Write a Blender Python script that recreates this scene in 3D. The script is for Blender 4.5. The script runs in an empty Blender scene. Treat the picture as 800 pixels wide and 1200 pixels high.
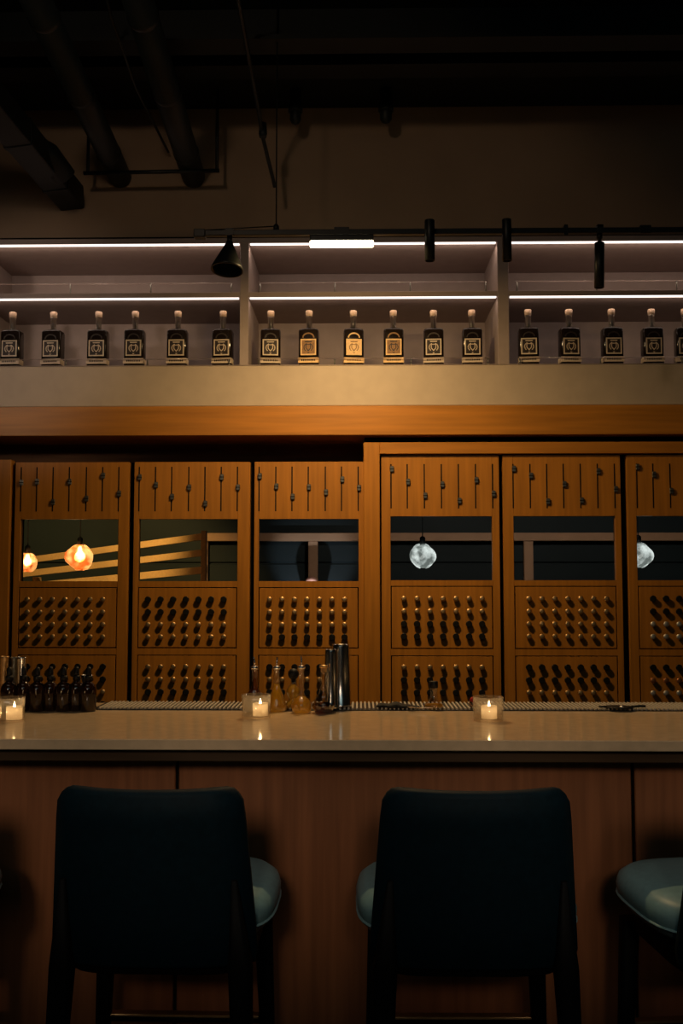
import bpy, math, random
from mathutils import Vector, Matrix
random.seed(7)
S = bpy.context.scene
COL = S.collection
PI = math.pi

# ------------------------------------------------------------------ camera
F = 1167.0
CZ = 1.48
PITCH = math.radians(4.1)
YAW = math.radians(1.05)
cd = bpy.data.cameras.new('camera')
cd.sensor_fit = 'VERTICAL'; cd.sensor_height = 36.0; cd.sensor_width = 24.0
cd.lens = F / 1200 * 36.0
cd.clip_start = 0.05
cam = bpy.data.objects.new('camera', cd); COL.objects.link(cam)
cam.location = (0, 0, CZ)
cam.rotation_euler = (PI / 2 + PITCH, 0, YAW)
S.camera = cam
_R = cam.rotation_euler.to_matrix()

def ray(px, py):
    return _R @ Vector(((px - 400) / F, -(py - 600) / F, -1.0))
def at(px, py, Y):                      # measured photo point -> place on the vertical plane y = Y
    d = ray(px, py); t = Y / d.y
    return Vector((d.x * t, Y, CZ + d.z * t))
def on(px, py, Z):                      # measured photo point -> place on the level z = Z
    d = ray(px, py); t = (Z - CZ) / d.z
    return Vector((d.x * t, d.y * t, Z))

# ------------------------------------------------------------------ materials
M = {}
def new_mat(name):
    m = bpy.data.materials.new(name); m.use_nodes = True
    nt = m.node_tree; nt.nodes.clear()
    out = nt.nodes.new('ShaderNodeOutputMaterial')
    M[name] = m
    return m, nt, out
def pbr(name, col, rough=0.5, metal=0.0, spec=0.5, noise=0.0, scale=8.0, bump=0.0, stretch=(1, 1, 1), coat=0.0, trans=0.0, ior=1.45, col2=None):
    m, nt, out = new_mat(name)
    b = nt.nodes.new('ShaderNodeBsdfPrincipled')
    b.inputs['Base Color'].default_value = (*col, 1)
    b.inputs['Roughness'].default_value = rough
    b.inputs['Metallic'].default_value = metal
    b.inputs['Specular IOR Level'].default_value = spec
    b.inputs['Coat Weight'].default_value = coat
    b.inputs['Transmission Weight'].default_value = trans
    b.inputs['IOR'].default_value = ior
    nt.links.new(b.outputs[0], out.inputs[0])
    tc = nt.nodes.new('ShaderNodeTexCoord')
    mp = nt.nodes.new('ShaderNodeMapping'); mp.inputs['Scale'].default_value = stretch
    nz = nt.nodes.new('ShaderNodeTexNoise'); nz.inputs['Scale'].default_value = scale
    nz.inputs['Detail'].default_value = 6
    nt.links.new(tc.outputs['Object'], mp.inputs[0]); nt.links.new(mp.outputs[0], nz.inputs['Vector'])
    rp = nt.nodes.new('ShaderNodeValToRGB')
    k = noise
    c2 = col2 or tuple(c * (1 - k) for c in col)
    rp.color_ramp.elements[0].position = 0.3; rp.color_ramp.elements[1].position = 0.7
    rp.color_ramp.elements[0].color = (*c2, 1)
    rp.color_ramp.elements[1].color = (*[min(1, c * (1 + k * 0.5)) for c in col], 1)
    nt.links.new(nz.outputs['Fac'], rp.inputs[0]); nt.links.new(rp.outputs[0], b.inputs['Base Color'])
    if bump:
        bp = nt.nodes.new('ShaderNodeBump'); bp.inputs['Strength'].default_value = bump
        bp.inputs['Distance'].default_value = 0.002
        nt.links.new(nz.outputs['Fac'], bp.inputs['Height']); nt.links.new(bp.outputs[0], b.inputs['Normal'])
    return m
def emis(name, col, s):
    m, nt, out = new_mat(name)
    e = nt.nodes.new('ShaderNodeEmission'); e.inputs[0].default_value = (*col, 1); e.inputs[1].default_value = s
    nt.links.new(e.outputs[0], out.inputs[0]); return m
def thin_glass(name, tint, gloss=0.08, rough=0.03, milk=0.0, milkcol=(1, 1, 1), reeds=0):
    m, nt, out = new_mat(name)
    t = nt.nodes.new('ShaderNodeBsdfTransparent'); t.inputs[0].default_value = (*tint, 1)
    g = nt.nodes.new('ShaderNodeBsdfGlossy'); g.inputs['Roughness'].default_value = rough
    lw = nt.nodes.new('ShaderNodeLayerWeight'); lw.inputs['Blend'].default_value = 0.25
    mul = nt.nodes.new('ShaderNodeMath'); mul.operation = 'MULTIPLY_ADD'
    mul.inputs[1].default_value = 0.5; mul.inputs[2].default_value = gloss
    mul.use_clamp = True
    nt.links.new(lw.outputs['Facing'], mul.inputs[0])
    mx = nt.nodes.new('ShaderNodeMixShader')
    nt.links.new(mul.outputs[0], mx.inputs[0]); nt.links.new(t.outputs[0], mx.inputs[1]); nt.links.new(g.outputs[0], mx.inputs[2])
    last = mx
    if milk:
        tr = nt.nodes.new('ShaderNodeBsdfTranslucent'); tr.inputs[0].default_value = (*milkcol, 1)
        m2 = nt.nodes.new('ShaderNodeMixShader'); m2.inputs[0].default_value = milk
        if reeds:
            tc = nt.nodes.new('ShaderNodeTexCoord'); wv = nt.nodes.new('ShaderNodeTexWave')
            wv.inputs['Scale'].default_value = reeds; wv.inputs['Distortion'].default_value = 1.0
            mm = nt.nodes.new('ShaderNodeMath'); mm.operation = 'MULTIPLY'; mm.inputs[1].default_value = milk * 1.6
            nt.links.new(tc.outputs['Object'], wv.inputs['Vector']); nt.links.new(wv.outputs['Fac'], mm.inputs[0])
            nt.links.new(mm.outputs[0], m2.inputs[0])
        nt.links.new(last.outputs[0], m2.inputs[1]); nt.links.new(tr.outputs[0], m2.inputs[2]); last = m2
    nt.links.new(last.outputs[0], out.inputs[0]); return m

WOOD = (0.42, 0.172, 0.022)
pbr('wood', WOOD, 0.42, noise=0.22, scale=3.0, stretch=(14, 14, 0.8), bump=0.1, spec=0.35)
pbr('wood_h', WOOD, 0.42, noise=0.22, scale=3.0, stretch=(0.8, 14, 14), bump=0.1, spec=0.35)
pbr('wood_bar', (0.30, 0.115, 0.048), 0.5, noise=0.25, scale=3.0, stretch=(12, 12, 0.7), bump=0.1, spec=0.3)
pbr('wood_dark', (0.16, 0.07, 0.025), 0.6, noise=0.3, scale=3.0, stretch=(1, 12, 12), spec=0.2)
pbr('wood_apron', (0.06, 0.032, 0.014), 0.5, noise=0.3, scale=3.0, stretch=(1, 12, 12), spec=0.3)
pbr('gap_black', (0.006, 0.005, 0.004), 0.8, spec=0.1)
pbr('slot_black', (0.008, 0.006, 0.005), 0.6, spec=0.2)
pbr('laminate', (0.32, 0.26, 0.24), 0.6, noise=0.06, scale=20, spec=0.25)
pbr('fascia_paint', (0.46, 0.38, 0.30), 0.55, noise=0.06, scale=14, spec=0.3)
pbr('wall_plaster', (0.30, 0.215, 0.15), 0.85, noise=0.12, scale=3, bump=0.15, spec=0.1)
pbr('black_paint', (0.005, 0.008, 0.0085), 0.6, noise=0.3, scale=6, spec=0.3)
pbr('duct_paint', (0.009, 0.014, 0.015), 0.5, noise=0.3, scale=6, spec=0.35)
pbr('black_metal', (0.006, 0.008, 0.0085), 0.42, noise=0.2, scale=30, spec=0.35)
pbr('stone', (0.68, 0.51, 0.33), 0.10, noise=0.1, scale=30, spec=0.6)
pbr('teal_wall', (0.020, 0.034, 0.042), 0.6, noise=0.15, scale=2, spec=0.3)
pbr('floor_mat', (0.03, 0.024, 0.02), 0.5, noise=0.3, scale=5, spec=0.3)
pbr('brass', (0.85, 0.55, 0.26), 0.42, metal=1.0, noise=0.1, scale=40)
pbr('copper', (0.85, 0.36, 0.16), 0.45, metal=1.0, noise=0.1, scale=40)
pbr('nickel', (0.90, 0.84, 0.76), 0.5, metal=1.0, noise=0.08, scale=40)
pbr('pewter', (0.22, 0.22, 0.20), 0.35, metal=0.9, noise=0.1, scale=40)
pbr('steel', (0.82, 0.79, 0.76), 0.2, metal=1.0, noise=0.06, scale=30)
pbr('knob_black', (0.010, 0.009, 0.008), 0.4, noise=0.2, scale=40, spec=0.4)
pbr('cork', (0.64, 0.47, 0.35), 0.7, noise=0.25, scale=90, spec=0.2)
pbr('whiskey_dark', (0.012, 0.008, 0.006), 0.12, noise=0.2, scale=20, spec=0.6)
pbr('whiskey_amber', (0.42, 0.20, 0.05), 0.15, noise=0.2, scale=20, spec=0.6)
pbr('label_cream', (0.60, 0.50, 0.40), 0.6, noise=0.1, scale=80, spec=0.2)
pbr('label_gold', (0.74, 0.50, 0.24), 0.5, noise=0.12, scale=80, spec=0.3)
pbr('label_dark', (0.030, 0.022, 0.020), 0.5, noise=0.3, scale=80, spec=0.3)
pbr('label_brown', (0.25, 0.13, 0.05), 0.5, noise=0.3, scale=80, spec=0.3)
pbr('vinyl_navy', (0.002, 0.012, 0.020), 0.6, noise=0.2, scale=60, bump=0.1, spec=0.12)
pbr('vinyl_teal', (0.17, 0.31, 0.34), 0.42, noise=0.1, scale=60, bump=0.1, spec=0.4)
pbr('leg_black', (0.003, 0.0035, 0.004), 0.6, noise=0.2, scale=20, spec=0.1)
pbr('amber_glass', (0.020, 0.008, 0.004), 0.08, noise=0.2, scale=30, spec=0.7)
pbr('rubber', (0.008, 0.008, 0.008), 0.5, noise=0.2, scale=50, spec=0.4)
pbr('brown_liquid', (0.12, 0.03, 0.012), 0.1, noise=0.2, scale=30, spec=0.6)
pbr('red_plastic', (0.45, 0.02, 0.01), 0.4, noise=0.1, scale=30)
pbr('mat_rib', (0.60, 0.55, 0.48), 0.4, noise=0.1, scale=60)
pbr('rail_wood', (0.62, 0.38, 0.24), 0.5, noise=0.1, scale=6)
pbr('pink_glass', (0.8, 0.42, 0.33), 0.5, noise=0.1, scale=30)
pbr('cloth_black', (0.008, 0.008, 0.010), 0.75, noise=0.4, scale=60, bump=0.3)
thin_glass('pane_glass', (0.86, 0.90, 0.92), 0.03, 0.02)
thin_glass('clear_glass', (0.93, 0.92, 0.90), 0.10, 0.05)
thin_glass('neck_glass', (0.93, 0.90, 0.88), 0.15, 0.1, milk=0.3, milkcol=(0.9, 0.8, 0.7))
thin_glass('smoky_glass', (0.62, 0.48, 0.40), 0.10, 0.05)
thin_glass('reeded_glass', (0.90, 0.86, 0.80), 0.08, 0.08, milk=0.09, milkcol=(0.95, 0.85, 0.7))
thin_glass('rail_acrylic', (0.95, 0.93, 0.92), 0.12, 0.1, milk=0.35, milkcol=(0.8, 0.7, 0.65))
thin_glass('gold_liquid', (0.99, 0.88, 0.50), 0.10, 0.12, milk=0.55, milkcol=(0.98, 0.66, 0.10))
thin_glass('red_liquid', (0.35, 0.02, 0.01), 0.12, 0.08, milk=0.25, milkcol=(0.25, 0.01, 0.0))
m, nt, out = new_mat('wax')
tr = nt.nodes.new('ShaderNodeBsdfTranslucent'); tr.inputs[0].default_value = (1, 0.86, 0.66, 1)
df = nt.nodes.new('ShaderNodeBsdfDiffuse'); df.inputs[0].default_value = (0.9, 0.85, 0.75, 1)
mx = nt.nodes.new('ShaderNodeMixShader'); mx.inputs[0].default_value = 0.75
nt.links.new(df.outputs[0], mx.inputs[1]); nt.links.new(tr.outputs[0], mx.inputs[2]); nt.links.new(mx.outputs[0], out.inputs[0])
emis('flame', (1, 0.72, 0.36), 30)
emis('led_white', (1.0, 0.88, 0.80), 1.8)
emis('bar_lamp', (1.0, 0.80, 0.48), 16)
def globe_mat(name, c1, c2, s):          # a lit pendant of folded, veined glass
    m, nt, out = new_mat(name)
    tc = nt.nodes.new('ShaderNodeTexCoord'); nz = nt.nodes.new('ShaderNodeTexVoronoi'); nz.feature = 'DISTANCE_TO_EDGE'
    nz.inputs['Scale'].default_value = 16
    n2 = nt.nodes.new('ShaderNodeTexNoise'); n2.inputs['Scale'].default_value = 14; n2.inputs['Detail'].default_value = 4
    rp = nt.nodes.new('ShaderNodeValToRGB')
    rp.color_ramp.elements[0].position = 0.38; rp.color_ramp.elements[0].color = (*c1, 1)
    rp.color_ramp.elements[1].position = 0.62; rp.color_ramp.elements[1].color = (*c2, 1)
    e = nt.nodes.new('ShaderNodeEmission'); e.inputs[1].default_value = s
    nt.links.new(tc.outputs['Object'], n2.inputs[0]); nt.links.new(n2.outputs['Fac'], rp.inputs[0])
    nt.links.new(rp.outputs[0], e.inputs[0])
    g = nt.nodes.new('ShaderNodeBsdfGlossy'); g.inputs['Roughness'].default_value = 0.1
    a = nt.nodes.new('ShaderNodeMixShader'); a.inputs[0].default_value = 0.15
    nt.links.new(e.outputs[0], a.inputs[1]); nt.links.new(g.outputs[0], a.inputs[2]); nt.links.new(a.outputs[0], out.inputs[0])
globe_mat('globe_amber', (0.9, 0.16, 0.03), (1.0, 0.72, 0.36), 2.0)
globe_mat('globe_white', (0.16, 0.17, 0.15), (0.9, 0.92, 0.84), 1.35)

# ------------------------------------------------------------------ mesh builder
class MB:
    def __init__(s): s.v = []; s.f = []; s.m = []; s.sm = []; s.mats = []
    def mi(s, mat):
        if mat not in s.mats: s.mats.append(mat)
        return s.mats.index(mat)
    def add(s, vs, fs, mat, smooth=False, T=None):
        o = len(s.v)
        for v in vs:
            v = Vector(v)
            s.v.append(tuple(T @ v) if T is not None else tuple(v))
        k = s.mi(mat)
        for f in fs:
            s.f.append([o + i for i in f]); s.m.append(k); s.sm.append(smooth)
        return s
    def box(s, x0, x1, y0, y1, z0, z1, mat, T=None, b=0.0):
        if b <= 0:
            vs = [(x, y, z) for z in (z0, z1) for (x, y) in ((x0, y0), (x1, y0), (x1, y1), (x0, y1))]
            fs = [(0, 3, 2, 1), (4, 5, 6, 7), (0, 1, 5, 4), (1, 2, 6, 5), (2, 3, 7, 6), (3, 0, 4, 7)]
            return s.add(vs, fs, mat, False, T)
        vs = []                              # chamfered box: 24 corners
        X = (x0, x1); Yv = (y0, y1); Z = (z0, z1)
        idx = {}
        for i in (0, 1):
            for j in (0, 1):
                for k in (0, 1):
                    sx = 1 if i == 0 else -1; sy = 1 if j == 0 else -1; sz = 1 if k == 0 else -1
                    for ax in range(3):
                        p = [X[i] + sx * b, Yv[j] + sy * b, Z[k] + sz * b]
                        p[ax] = (X[i], Yv[j], Z[k])[ax]
                        idx[(i, j, k, ax)] = len(vs); vs.append(tuple(p))
        fs = []
        I = idx
        for i in (0, 1):
            q = [I[(i, 0, 0, 0)], I[(i, 1, 0, 0)], I[(i, 1, 1, 0)], I[(i, 0, 1, 0)]]; fs.append(q if i else q[::-1])
            q = [I[(0, i, 0, 1)], I[(0, i, 1, 1)], I[(1, i, 1, 1)], I[(1, i, 0, 1)]]; fs.append(q if i else q[::-1])
            q = [I[(0, 0, i, 2)], I[(1, 0, i, 2)], I[(1, 1, i, 2)], I[(0, 1, i, 2)]]; fs.append(q if i else q[::-1])
        for i in (0, 1):
            for j in (0, 1):
                fs.append([I[(i, j, 0, 0)], I[(i, j, 1, 0)], I[(i, j, 1, 1)], I[(i, j, 0, 1)]])
                fs.append([I[(i, 0, j, 0)], I[(i, 1, j, 0)], I[(i, 1, j, 2)], I[(i, 0, j, 2)]])
                fs.append([I[(0, i, j, 1)], I[(1, i, j, 1)], I[(1, i, j, 2)], I[(0, i, j, 2)]])
                for k in (0, 1): fs.append([I[(i, j, k, 0)], I[(i, j, k, 1)], I[(i, j, k, 2)]])
        return s.add(vs, fs, mat, False, T)
    def loft(s, rings, mat, cap=True, smooth=True, T=None):
        n = len(rings[0]); vs = [p for r in rings for p in r]; fs = []
        for a in range(len(rings) - 1):
            for i in range(n):
                j = (i + 1) % n
                fs.append((a * n + i, a * n + j, (a + 1) * n + j, (a + 1) * n + i))
        s.add(vs, fs, mat, smooth, T)
        if cap:
            o = len(s.v) - len(vs); k = s.mi(mat)
            s.f.append([o + i for i in range(n)][::-1]); s.m.append(k); s.sm.append(False)
            s.f.append([o + (len(rings) - 1) * n + i for i in range(n)]); s.m.append(k); s.sm.append(False)
        return s
    def lathe(s, prof, mat, n=20, c=(0, 0, 0), T=None, cap=True, smooth=True):
        rings = [[(c[0] + r * math.cos(2 * PI * i / n), c[1] + r * math.sin(2 * PI * i / n), c[2] + z) for i in range(n)] for r, z in prof]
        return s.loft(rings, mat, cap, smooth, T)
    def tube(s, p0, p1, r0, mat, r1=None, n=12, cap=True):
        p0 = Vector(p0); p1 = Vector(p1); r1 = r0 if r1 is None else r1
        d = p1 - p0; q = Vector((0, 0, 1)).rotation_difference(d.normalized()).to_matrix().to_4x4()
        T = Matrix.Translation(p0) @ q
        return s.lathe([(r0, 0), (r1, d.length)], mat, n, T=T, cap=cap)
    def path(s, pts, r, mat, n=8):
        pts = [Vector(p) for p in pts]; rings = []
        for i, p in enumerate(pts):
            a = pts[max(i - 1, 0)]; b = pts[min(i + 1, len(pts) - 1)]
            q = Vector((0, 0, 1)).rotation_difference((b - a).normalized()).to_matrix()
            rings.append([tuple(p + q @ Vector((r * math.cos(2 * PI * k / n), r * math.sin(2 * PI * k / n), 0))) for k in range(n)])
        return s.loft(rings, mat)
    def build(s, name, parent=None, loc=None, recalc=False):
        me = bpy.data.meshes.new(name); me.from_pydata(s.v, [], s.f)
        for mt in s.mats: me.materials.append(M[mt])
        me.polygons.foreach_set('material_index', s.m); me.polygons.foreach_set('use_smooth', s.sm)
        me.update()
        import bmesh
        bm = bmesh.new(); bm.from_mesh(me); bmesh.ops.recalc_face_normals(bm, faces=bm.faces); bm.to_mesh(me); bm.free()
        o = bpy.data.objects.new(name, me); COL.objects.link(o)
        if parent is not None: o.parent = parent
        if loc is not None: o.location = loc
        return o

def superring(z, a, b, n=2.0, seg=24, cx=0, cy=0):
    r = []
    for i in range(seg):
        t = 2 * PI * i / seg + PI / seg
        c, q = math.cos(t), math.sin(t)
        r.append((cx + a * math.copysign(abs(c) ** (2 / n), c), cy + b * math.copysign(abs(q) ** (2 / n), q), z))
    return r

def empty(name, loc, rz=0.0):
    o = bpy.data.objects.new(name, None); COL.objects.link(o)
    o.empty_display_size = 0.05; o.location = loc; o.rotation_euler = (0, 0, rz); return o
def tag(o, label, cat, group=None):
    o['label'] = label; o['category'] = cat
    if group: o['group'] = group
    return o
def struct(o): o['kind'] = 'structure'; return o
def kids(o): return [c for c in COL.objects if c.parent is o]
def copy_tree(o, parent=None):
    c = o.copy(); COL.objects.link(c)
    if parent is not None: c.parent = parent
    for ch in kids(o): copy_tree(ch, c)
    return c

# ------------------------------------------------------------------ setting
RX = 3.3; YB = -2.2; YF = 9.4
CEIL = at(400, 133, 4.86).z
struct(MB().box(-RX, RX, YB, YF, -0.1, 0, 'floor_mat').build('floor'))
struct(MB().box(-RX - 0.1, RX + 0.1, YB - 0.1, YF + 0.1, CEIL, CEIL + 0.1, 'black_paint').build('ceiling'))
struct(MB().box(-RX - 0.1, -RX, YB, YF, 0, CEIL, 'teal_wall').build('wall_left'))
struct(MB().box(RX, RX + 0.1, YB, YF, 0, CEIL, 'teal_wall').build('wall_right'))
struct(MB().box(-RX, RX, YB - 0.1, YB, 0, CEIL, 'teal_wall').build('wall_rear'))
struct(MB().box(-RX, RX, YF, YF + 0.1, 0, CEIL, 'teal_wall').build('wall_far'))

YS = 4.76                                # front of shelf carcass, fascia
ZST = at(400, 278, YS).z                 # top of shelving
ZSB = at(400, 427.2, YS).z               # shelf deck under the bottles
ZTR = at(400, 475.5, YS).z               # top of wooden trim
ZTB = at(400, 510, YS).z                 # underside of wooden trim
ZH = at(400, 541, 4.858).z                # top of the left cabinets
DEP = 0.50
# wall above the shelving, and what closes the wall behind it
struct(MB().box(-RX, RX, YS + 0.04, YS + 0.62, ZST + 0.012, CEIL, 'wall_plaster').build('wall_back'))
struct(MB().box(-RX, RX, YS + 0.0, YS + 0.62, ZTR, ZSB - 0.004, 'fascia_paint', b=0.003).build('trim_1'))      # pale fascia
struct(MB().box(-RX, RX, YS - 0.006, YS + 0.40, ZTB, ZTR - 0.001, 'wood_h', b=0.002).build('trim_2'))            # wooden beam
# dark recess board above the left cabinets
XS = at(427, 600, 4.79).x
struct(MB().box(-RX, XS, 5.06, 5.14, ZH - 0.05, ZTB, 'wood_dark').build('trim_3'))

# ------------------------------------------------------------------ back bar display shelving
shelf = tag(empty('display_shelving', (0, YS, ZSB)),
            'long built-in mauve-grey display shelving with two lit tiers above the cabinets', 'shelf')
L = lambda x, y, z: (x, y - YS, z - ZSB)
def sb(x0, x1, y0, y1, z0, z1, mat, name, b=0.0015):
    return MB().box(x0, x1, y0 - YS, y1 - YS, z0 - ZSB, z1 - ZSB, mat, b=b).build(name, shelf)
xL = at(-29, 350, YS).x; d1 = (at(281, 350, YS).x, at(291, 350, YS).x); d2 = (at(583, 350, YS).x, at(596, 350, YS).x); xR = at(905, 350, YS).x
zt = at(400, 284, YS).z; zm1 = at(400, 341.5, YS).z; zm0 = at(400, 347.5, YS).z
sb(xL - 0.05, xR + 0.05, YS, YS + DEP, zt, ZST, 'laminate', 'top_board')
sb(xL, xR, YS + 0.004, YS + DEP, zm0, zm1, 'laminate', 'middle_board')
sb(xL - 0.05, xR + 0.05, YS + DEP, YS + DEP + 0.02, ZSB, ZST, 'laminate', 'back_panel')
sb(xL - 0.05, xR + 0.05, YS, YS + DEP, ZSB - 0.003, ZSB, 'laminate', 'deck', b=0.0005)
for a, b_ in ((xL - 0.05, xL), d1, d2, (xR, xR + 0.05)):
    sb(a, b_, YS + 0.001, YS + DEP, ZSB, zt, 'laminate', 'divider')
bays = ((xL, d1[0]), (d1[1], d2[0]), (d2[1], xR))
for (a, b_) in bays:
    for z in (zt, zm0):
        sb(a + 0.006, b_ - 0.006, YS + 0.006, YS + 0.018, z - 0.0075, z, 'led_white', 'led_strip', b=0.001)
    # guard rails: an upper one near the deep edge of the top tier, a lower one before the bottles
    for (zr, yr, zdeck, pxs) in ((at(400, 331, YS + 0.06).z, YS + 0.06, zm1, None), (ZSB + 0.032, YS + 0.009, ZSB, None)):
        g = MB().tube(L(a + 0.04, yr, zr), L(b_ - 0.04, yr, zr), 0.0028, 'rail_acrylic', n=8)
        g = g.build('guard_rail', shelf)
        for k in range(4):
            x = a + 0.05 + (b_ - a - 0.10) * k / 3
            MB().tube(L(x, yr, zdeck), L(x, yr, zr - 0.001), 0.0035, 'pewter', n=8).lathe([(0.006, 0), (0.006, 0.004)], 'pewter', 10, c=L(x, yr, zdeck)).build('rail_post', g)

def area(name, loc, size, sy, power, col, rot=(0, 0, 0), spread=PI):
    l = bpy.data.lights.new(name, 'AREA'); l.shape = 'RECTANGLE'; l.size = size; l.size_y = sy
    l.energy = power; l.color = col; l.spread = spread
    o = bpy.data.objects.new(name, l); COL.objects.link(o); o.location = loc; o.rotation_euler = rot; return o
def spot(name, loc, target, power, col, angle, blend=0.5, rad=0.03):
    l = bpy.data.lights.new(name, 'SPOT'); l.energy = power; l.color = col; l.spot_size = math.radians(angle)
    l.spot_blend = blend; l.shadow_soft_size = rad
    o = bpy.data.objects.new(name, l); COL.objects.link(o); o.location = loc
    o.rotation_euler = (Vector(target) - Vector(loc)).to_track_quat('-Z', 'Y').to_euler(); return o
def point(name, loc, power, col, rad=0.02):
    l = bpy.data.lights.new(name, 'POINT'); l.energy = power; l.color = col; l.shadow_soft_size = rad
    o = bpy.data.objects.new(name, l); COL.objects.link(o); o.location = loc; return o

LEDC = (1.0, 0.72, 0.55)
for (a, b_) in bays:
    for z, p, an in ((zt, 0.95, 22), (zm0, 0.45, 35)):
        area('underside_fill', ((a + b_) / 2, YS + 0.015, z - 0.030), b_ - a - 0.02, 0.006, p * (0.40 if z == zt else 0.28), LEDC, (math.radians(112), 0, 0))  # added fill for the board undersides, no strip hangs here
        area('led_light', ((a + b_) / 2, YS + 0.022, z - 0.014), b_ - a - 0.02, 0.01, p, LEDC, (math.radians(an), 0, 0))

# ------------------------------------------------------------------ spirit bottles
def make_spirit(amber):  # higher steps put the bar lamp's light into the label colours
    root = empty('spirit_bottle', (0, 0, 0))
    liq = 'whiskey_amber' if amber == 2 else 'whiskey_dark'
    w, d, h = 0.049, 0.036, 0.186
    rings = [superring(0.0, w * .93, d * .93, 7), superring(0.004, w, d, 7), superring(h - 0.012, w, d, 7),
             superring(h - 0.004, w * .95, d * .95, 6), superring(h, w * .80, d * .78, 4), superring(h + 0.006, 0.017, 0.017, 2.2)]
    MB().loft(rings, 'whiskey_dark').build('glass_body', root)
    nk = MB().lathe([(0.016, h + 0.004), (0.0145, h + 0.012), (0.0130, h + 0.058), (0.0155, h + 0.059), (0.0155, h + 0.066)], 'neck_glass', 18)
    nk.lathe([(0.0105, h + 0.004), (0.0095, h + 0.045)], 'whiskey_dark', 14)
    nk.build('neck', root)
    MB().lathe([(0.0145, h + 0.0665), (0.017, h + 0.068), (0.0175, h + 0.091), (0.015, h + 0.095)], 'cork', 18).build('cork_stopper', root)
    fr = 'label_gold' if amber else 'label_cream'; gr = ('label_dark', 'label_brown', 'label_gold')[amber]
    ink = ('label_cream', 'label_dark', 'label_brown')[amber]
    y = -d - 0.0006
    lb = MB(); x0, x1, z0, z1 = -0.038, 0.038, 0.052, 0.132; t = 0.006
    lb.box(x0, x1, y, y + 0.002, z0, z1, gr)
    for q in ((x0, x1, z0, z0 + t), (x0, x1, z1 - t, z1), (x0, x0 + t, z0 + t, z1 - t), (x1 - t, x1, z0 + t, z1 - t)):
        lb.box(q[0], q[1], y - 0.0008, y + 0.001, q[2], q[3], fr)
    # crest: small crown bar, shield and a pair of flourishes
    def poly(pts, mat, yy=y - 0.0012, th=0.0012):
        n = len(pts); lb.add([(px, yy, pz) for px, pz in pts] + [(px, yy + th, pz) for px, pz in pts],
            [list(range(n)), list(range(n, 2 * n))[::-1]] + [[i, (i + 1) % n, n + (i + 1) % n, n + i] for i in range(n)], mat)
    poly([(-0.016, 0.116), (0.016, 0.116), (0.018, 0.121), (-0.018, 0.121)], ink)
    poly([(-0.013, 0.106), (0.013, 0.106), (0.013, 0.086), (0, 0.070), (-0.013, 0.086)], ink)
    poly([(-0.009, 0.102), (0.009, 0.102), (0.009, 0.087), (0, 0.077), (-0.009, 0.087)], gr, y - 0.0018)
    for s_ in (-1, 1):
        for k in range(6):
            t0 = -0.9 + k * 0.36; t1 = t0 + 0.30
            c = [(s_ * 0.024 * math.cos(t_) * 1.0, 0.090 + 0.022 * math.sin(t_)) for t_ in (t0, t1)]
            c2 = [(s_ * 0.019 * math.cos(t_), 0.090 + 0.018 * math.sin(t_)) for t_ in (t1, t0)]
            poly(c + c2, ink)
    poly([(-0.006, 0.064), (0.006, 0.064), (0.0, 0.059)], ink)
    lb.build('front_label', root)
    sh = MB()                                # arched shoulder emblem
    arc = [(-0.030, 0.138)] + [(0.030 * math.cos(PI - PI * k / 10), 0.138 + 0.026 * math.sin(PI * k / 10)) for k in range(1, 10)] + [(0.030, 0.138)]
    arc2 = [(0.024 * math.cos(PI * k / 10), 0.138 + 0.019 * math.sin(PI * k / 10)) for k in range(0, 11)]
    n = len(arc)
    for i in range(n - 1):
        p, q = arc[i], arc[i + 1]
        a2 = arc2[::-1]
        r, s2 = a2[i + 1], a2[i]
        sh.add([(p[0], y - .0004, p[1]), (q[0], y - .0004, q[1]), (r[0], y - .0004, r[1]), (s2[0], y - .0004, s2[1]),
                (p[0], y + .002, p[1]), (q[0], y + .002, q[1]), (r[0], y + .002, r[1]), (s2[0], y + .002, s2[1])],
               [(0, 1, 2, 3), (7, 6, 5, 4), (0, 4, 5, 1), (2, 6, 7, 3)], gr if amber < 2 else 'label_gold')
    sh.build('shoulder_emblem', root)
    bl = MB(); bl.box(-w - 0.0012, w + 0.0012, -d - 0.0014, d * 0.6, 0.014, 0.040, 'label_gold' if amber else 'label_cream', b=0.001)
    for k in range(9):
        xx = -0.034 + k * 0.0078
        bl.box(xx, xx + 0.005, -d - 0.0019, -d - 0.001, 0.023, 0.031, 'label_dark' if amber < 2 else 'label_brown')
    bl.build('base_label', root)
    return root
protos = [make_spirit(0), make_spirit(1), make_spirit(2)]
bx = [14, 62, 115, 158, 208, 261, 317, 362, 414, 461, 508, 553, 619, 667, 717, 764, 803]
blab = ['dark spirit bottle at the left edge of the lower lit shelf',
        'dark spirit bottle second from the left in the left shelf bay',
        'dark spirit bottle third from the left in the left shelf bay',
        'dark spirit bottle fourth from the left in the left shelf bay',
        'dark spirit bottle second from the divider in the left shelf bay',
        'dark spirit bottle nearest the left divider, below the cone lamp',
        'dark spirit bottle nearest the left divider inside the middle bay',
        'spirit bottle in middle bay, lamplight put into its label colour, left of the palest bottle',
        'palest spirit bottle, lamplight put into its label colour, centre of the middle shelf bay',
        'spirit bottle in middle bay, lamplight put into its label colour, right of the palest bottle',
        'dark spirit bottle second from the right divider in the middle bay',
        'dark spirit bottle nearest the right divider inside the middle bay',
        'dark spirit bottle nearest the right divider inside the right bay',
        'dark spirit bottle second from the divider in the right shelf bay',
        'dark spirit bottle in right shelf bay, just right of the hanging cylinder lamp',
        'dark spirit bottle second from the picture edge in the right shelf bay',
        'dark spirit bottle cut off by the right edge of the picture']
used = set()
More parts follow.
